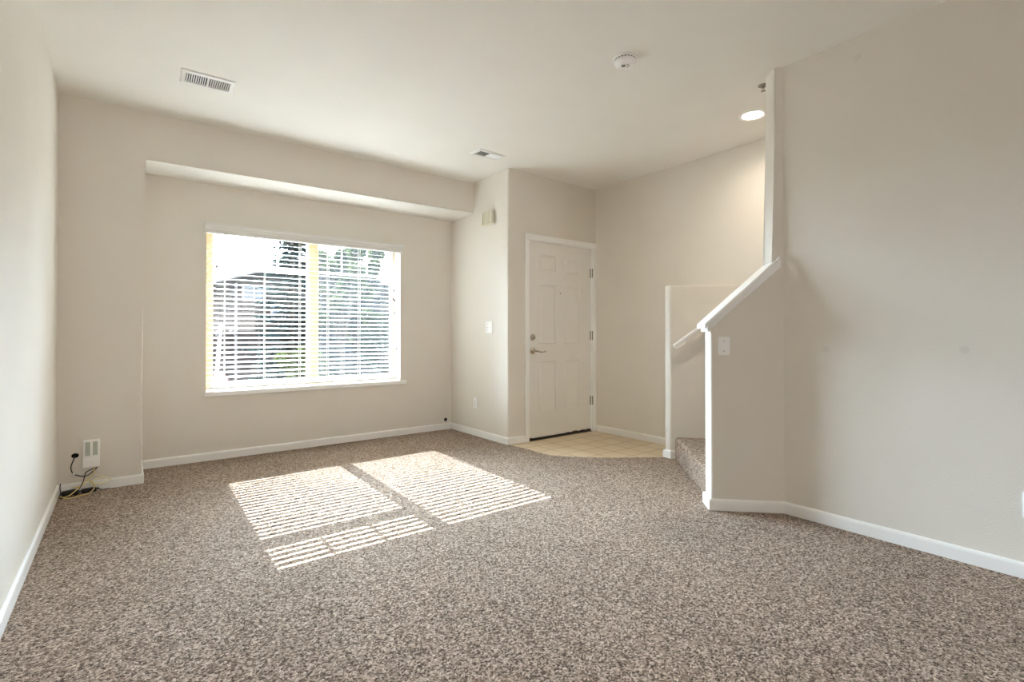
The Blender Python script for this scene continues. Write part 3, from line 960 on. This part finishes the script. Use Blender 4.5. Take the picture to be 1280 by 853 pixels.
bm = bmesh.new()
tube(bm, smooth_path([(-0.166, 4.516, 0.1655), (-0.168, 4.510, 0.140), (-0.172, 4.505, 0.118), (-0.190, 4.500, 0.100), (-0.206, 4.492, 0.085), (-0.225, 4.470, 0.062), (-0.250, 4.445, 0.045), (-0.285, 4.425, 0.018),
                      (-0.322, 4.425, 0.006), (-0.340, 4.450, 0.006), (-0.335, 4.435, 0.012), (-0.300, 4.392, 0.006), (-0.262, 4.400, 0.006), (-0.225, 4.420, 0.006), (-0.190, 4.440, 0.008), (-0.168, 4.462, 0.024), (-0.164, 4.480, 0.048),
                      (-0.180, 4.496, 0.072), (-0.202, 4.500, 0.080), (-0.216, 4.500, 0.070), (-0.228, 4.504, 0.050), (-0.252, 4.508, 0.044), (-0.285, 4.512, 0.042)], 6), 0.0036, 8)
finish('network_cable', bm, m_yellow, smooth=True, label='yellow network cable tangled round the black power adapters', cat='cable')
bm = bmesh.new()
loop = []
for q in range(0, 58):
    a = 2 * math.pi * q / 20
    loop.append((-0.132 + (0.056 + 0.002 * math.sin(a * .37)) * math.cos(a), 4.505 + 0.006 * math.sin(a * 0.5) + 0.004 * math.sin(a), 0.066 + (0.015 + 0.002 * (q // 20)) * math.sin(a) + 0.004 * math.cos(a)))
tube(bm, [(-0.170, 4.512, 0.120)] + loop, 0.0032, 8)
finish('cable_coil', bm, m_cream, smooth=True, label='small cream coil of spare cable leaning on the pier baseboard', cat='cable')

bm = bmesh.new()
lathe(bm, [(0, 0.0004), (0.020, 0.0004), (0.019, 0.006), (0.013, 0.009), (0.012, 0.016), (0.0, 0.017)], Matrix.Rotation(math.radians(-90), 4, 'X'), 20)
o = finish('cable_plug', bm, m_black, smooth=True, label='small black round cable plug in the window wall just above the baseboard', cat='plug')
o.location = (2.897, YR, 0.110); o.rotation_euler = (0, 0, RZ_FRONT)

# ------------------------------------------------------------------ outside the window
GZ = -0.55
def ground_mat(name, a, b, sc):
    m = bpy.data.materials.new(name); m.use_nodes = True
    nt = m.node_tree; p = nt.nodes['Principled BSDF']; p.inputs['Roughness'].default_value = 0.95
    geo = nt.nodes.new('ShaderNodeNewGeometry')
    n = nt.nodes.new('ShaderNodeTexNoise'); n.inputs['Scale'].default_value = sc; n.inputs['Detail'].default_value = 6
    nt.links.new(geo.outputs['Position'], n.inputs['Vector'])
    r = nt.nodes.new('ShaderNodeValToRGB')
    r.color_ramp.elements[0].position = .35; r.color_ramp.elements[0].color = a
    r.color_ramp.elements[1].position = .65; r.color_ramp.elements[1].color = b
    nt.links.new(n.outputs['Fac'], r.inputs[0]); nt.links.new(r.outputs[0], p.inputs['Base Color'])
    return m
bm = bmesh.new(); box(bm, -30, 40, OUT, 60, GZ - 0.2, GZ)
finish('ground', bm, ground_mat('dry_lawn', lin(34, 36, 31), lin(44, 44, 39), 6), kind='structure')

def siding_mat():
    m = bpy.data.materials.new('mauve_lap_siding'); m.use_nodes = True
    nt = m.node_tree; p = nt.nodes['Principled BSDF']; p.inputs['Roughness'].default_value = 0.8
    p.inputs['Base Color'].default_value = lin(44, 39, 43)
    geo = nt.nodes.new('ShaderNodeNewGeometry')
    w = nt.nodes.new('ShaderNodeTexWave'); w.wave_type = 'BANDS'; w.bands_direction = 'Z'; w.wave_profile = 'SAW'
    w.inputs['Scale'].default_value = 1.6
    nt.links.new(geo.outputs['Position'], w.inputs['Vector'])
    bp = nt.nodes.new('ShaderNodeBump'); bp.inputs['Distance'].default_value = 0.02
    nt.links.new(w.outputs['Fac'], bp.inputs['Height']); nt.links.new(bp.outputs['Normal'], p.inputs['Normal'])
    return m
m_siding = siding_mat()
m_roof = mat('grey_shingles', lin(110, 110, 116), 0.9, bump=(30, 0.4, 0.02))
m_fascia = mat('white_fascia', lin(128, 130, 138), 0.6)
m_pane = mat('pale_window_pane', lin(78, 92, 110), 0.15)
HY = 18.0
hs = thing('house', 'mauve sided gabled house across the way, seen through the window slats', 'house', (4.0, HY, GZ))
def hpart(name, bm, m, parent=hs):
    bm.transform(Matrix.Translation(-hs.location))
    return finish(name, bm, m, parent)
rz_ = lambda x: 2.70 + 0.342 * (x - 2.366)
pk = 5.2
bm = bmesh.new()
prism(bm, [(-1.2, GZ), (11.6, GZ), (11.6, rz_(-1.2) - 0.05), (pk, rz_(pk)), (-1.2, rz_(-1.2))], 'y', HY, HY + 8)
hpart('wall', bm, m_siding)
for sx in (-1, 1):                           # two roof slopes, over-hanging the gable
    bm = bmesh.new()
    xe = pk + sx * 7.0
    ze = rz_(pk) - 0.342 * 7.0
    prism(bm, [(pk, rz_(pk)), (xe, ze), (xe, ze + 0.22), (pk, rz_(pk) + 0.22)], 'y', HY - 0.55, HY + 8.4)
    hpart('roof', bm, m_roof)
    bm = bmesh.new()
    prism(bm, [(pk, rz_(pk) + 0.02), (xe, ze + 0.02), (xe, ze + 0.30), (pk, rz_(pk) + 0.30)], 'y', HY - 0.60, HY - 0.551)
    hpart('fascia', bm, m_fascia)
def house_window(x0, x1, z0, z1):
    bm = bmesh.new()
    for b in ((x0 - .07, x0, z0 - .07, z1 + .07), (x1, x1 + .07, z0 - .07, z1 + .07), (x0, x1, z1, z1 + .07), (x0, x1, z0 - .07, z0), ((x0 + x1) / 2 - .02, (x0 + x1) / 2 + .02, z0, z1)):
        box(bm, b[0], b[1], HY - 0.06, HY - 0.002, b[2], b[3])
    w = hpart('house_window', bm, m_fascia)
    bm = bmesh.new(); box(bm, x0, x1, HY - 0.03, HY - 0.004, z0, z1)
    bm.transform(Matrix.Translation(-hs.location))
    finish('pane', bm, m_pane, w)
house_window(3.02, 3.58, 2.20, 2.62)
house_window(3.86, 4.20, 1.66, 2.02)
bm = bmesh.new(); tube(bm, [(2.777, HY - 0.06, GZ + 0.05), (2.777, HY - 0.06, 2.70)], 0.045, 8)
hpart('downspout', bm, m_fascia)

post = thing('yard_post', 'white leaning yard post with black fittings, outside the window corner', 'post', (1.065, 9.0, GZ))
bm = bmesh.new(); tube(bm, [(0, 0, 0), (0.120, 0, 1.79)], 0.028, 4)
finish('shaft', bm, m_fascia, post)
for dx, dz in ((-0.10, 1.70), (-0.035, 1.64), (0.155, 1.69), (0.22, 1.66)):
    bm = bmesh.new(); box(bm, 0.105 + dx - 0.02, 0.105 + dx + 0.02, -0.05, -0.01, dz - 0.04, dz + 0.04, 0.006)
    finish('fitting', bm, m_black, post)
bm = bmesh.new(); box(bm, -0.02, 0.35, -0.048, -0.03, 1.725, 1.745)
finish('crossbar', bm, m_fascia, post)

# octagonal alarm sign on a stake
sg = thing('yard_sign', 'white octagonal alarm sign with red border on a stake, outside the lower window corner', 'sign', (0.9705, 7.5, GZ + 0.02))
def disc(bm, r, n, y, zc, th):
    a = [bm.verts.new((r * math.cos(2 * math.pi * (k + .5) / n), y, zc + r * math.sin(2 * math.pi * (k + .5) / n))) for k in range(n)]
    b = [bm.verts.new((v.co.x, y - th, v.co.z)) for v in a]
    bm.faces.new(a); bm.faces.new(b[::-1])
    for k in range(n):
        bm.faces.new((a[k], a[(k + 1) % n], b[(k + 1) % n], b[k]))
SGZ = 1.002
bm = bmesh.new(); disc(bm, 0.106, 8, 0, SGZ, 0.004)
finish('border', bm, m_red, sg)
bm = bmesh.new(); disc(bm, 0.088, 8, -0.0041, SGZ, 0.001)
finish('panel', bm, m_white_ink, sg)
bm = bmesh.new()
for z, hw, hh in ((0.010, 0.052, 0.008), (-0.014, 0.058, 0.007), (-0.038, 0.038, 0.005)):
    box(bm, -hw, hw, -0.0062, -0.0052, SGZ + z - hh, SGZ + z + hh)
finish('print', bm, m_blue, sg)
bm = bmesh.new(); tube(bm, [(0, 0.006, 0), (0, 0.006, SGZ + 0.05)], 0.006, 8)
finish('stake', bm, m_hinge, sg)

def leaf_mesh(quads):
    bm = bmesh.new()
    for q in quads:
        bm.faces.new([bm.verts.new(p) for p in q])
    return bm
def leaf_quad(p, size, rnd, d=None):
    a = Vector((rnd.gauss(0, 1), rnd.gauss(0, 1), rnd.gauss(0, 1))).normalized() if d is None else d
    b = a.cross(Vector((rnd.gauss(0, 1), rnd.gauss(0, 1), rnd.gauss(0, 1)))).normalized()
    s = size * rnd.uniform(.7, 1.3)
    return (p - a * s, p + b * s * .45, p + a * s, p - b * s * .45)

def spruce(loc, h, r, label, seed, m):
    rnd = random.Random(seed)
    t = thing('spruce_tree', label, 'tree', loc, 0, 'spruces outside the window')
    bm = bmesh.new(); tube(bm, [(0, 0, 0), (0, 0, h * .5), (0, 0, h * .97)], 0.1, 8, radii=[0.11, 0.06, 0.012])
    finish('trunk', bm, m_bark, t, smooth=True)
    quads = []
    z = h * 0.06
    while z < h * 0.98:
        rr = r * (1 - z / h) ** 0.85 + 0.08
        for q in range(8):
            a = rnd.uniform(0, 2 * math.pi)
            L = rr * rnd.uniform(.6, 1.1)
            out = Vector((math.cos(a), math.sin(a), 0))
            n = max(5, int(L * 16))
            for k in range(n):
                f_ = (k + rnd.random()) / n
                p = Vector((0, 0, z)) + out * (L * f_) + Vector((0, 0, -0.22 * L * f_ + 0.16 * L * f_ ** 3))
                for s in (-1, 1):
                    side = Vector((-out.y, out.x, 0)) * s
                    d_ = (out * rnd.uniform(.5, 1) + side * rnd.uniform(.4, 1) + Vector((0, 0, rnd.uniform(-.45, .1)))).normalized()
                    w_ = 0.10 * (1.15 - f_ * .7)
                    quads.append(leaf_quad(p + d_ * w_, w_, rnd, d_))
        z += h * 0.028
    finish('foliage', leaf_mesh(quads), m, t, recalc=False)
def broadleaf(name, loc, h, rx, rz, n, size, label, cat, seed, m, zc, group=None):
    rnd = random.Random(seed)
    t = thing(name, label, cat, loc, 0, group)
    bm = bmesh.new(); tube(bm, [(0, 0, 0), (0.03, 0, zc * .5), (0, 0.02, zc)], 0.05, 8, radii=[0.07, 0.05, 0.03])
    for q in range(5):
        a = q * 1.3
        tube(bm, [(0, 0, zc * .45), (math.cos(a) * rx * .4, math.sin(a) * rx * .4, zc), (math.cos(a) * rx * .7, math.sin(a) * rx * .7, zc + rz * .4)], 0.02, 6, radii=[0.03, 0.018, 0.006])
    finish('trunk', bm, m_bark, t, smooth=True)
    quads = []
    clumps = [(Vector((rnd.gauss(0, .5) * rx, rnd.gauss(0, .5) * rx, zc + rnd.gauss(0, .5) * rz)), rnd.uniform(.18, .34) * rx) for _ in range(26)]
    for q in range(n):
        c, cr = clumps[q % len(clumps)]
        v = Vector((rnd.gauss(0, 1), rnd.gauss(0, 1), rnd.gauss(0, 1))).normalized() * cr * rnd.random() ** .4
        quads.append(leaf_quad(c + v, size, rnd))
    finish('foliage', leaf_mesh(quads), m, t, recalc=False)
m_bark = mat('tree_bark', lin(48, 41, 36), 0.95, bump=(40, .6, .01))
m_spruce = leaf_material('blue_green_needles', lin(20, 28, 30), lin(34, 44, 44), 0.25)
m_spruce2 = leaf_material('grey_green_needles', lin(18, 26, 26), lin(28, 36, 35), 0.25)
m_leaf = leaf_material('bright_leaves', lin(36, 43, 22), lin(54, 61, 32), 0.5)
m_leaf2 = leaf_material('dull_leaves', lin(24, 31, 26), lin(34, 42, 32), 0.4)
spruce((3.05, 12.3, GZ), 5.4, 1.35, 'dark spruce seen in the left-hand half of the window, behind the mauve house gable line', 3, m_spruce)
spruce((5.10, 13.6, GZ), 5.7, 1.75, 'grey-green spruce seen in the right-hand half of the window', 5, m_spruce2)
broadleaf('leafy_tree', (3.62, 10.6, GZ), 3.6, 0.60, 1.4, 5200, 0.07, 'light yellow-green tree seen just beyond the window mullion', 'tree', 11, m_leaf, 2.5)
broadleaf('leafy_tree', (3.86, 8.8, GZ), 2.4, 0.55, 0.75, 4200, 0.06, 'dull green leafy tree seen at the lower right of the window', 'tree', 12, m_leaf2, 1.5)
broadleaf('shrub', (2.32, 8.6, GZ), 1.6, 0.34, 0.55, 1800, 0.05, 'bright yellow-green shrub at the foot of the window mullion', 'shrub', 13, m_leaf, 1.0)
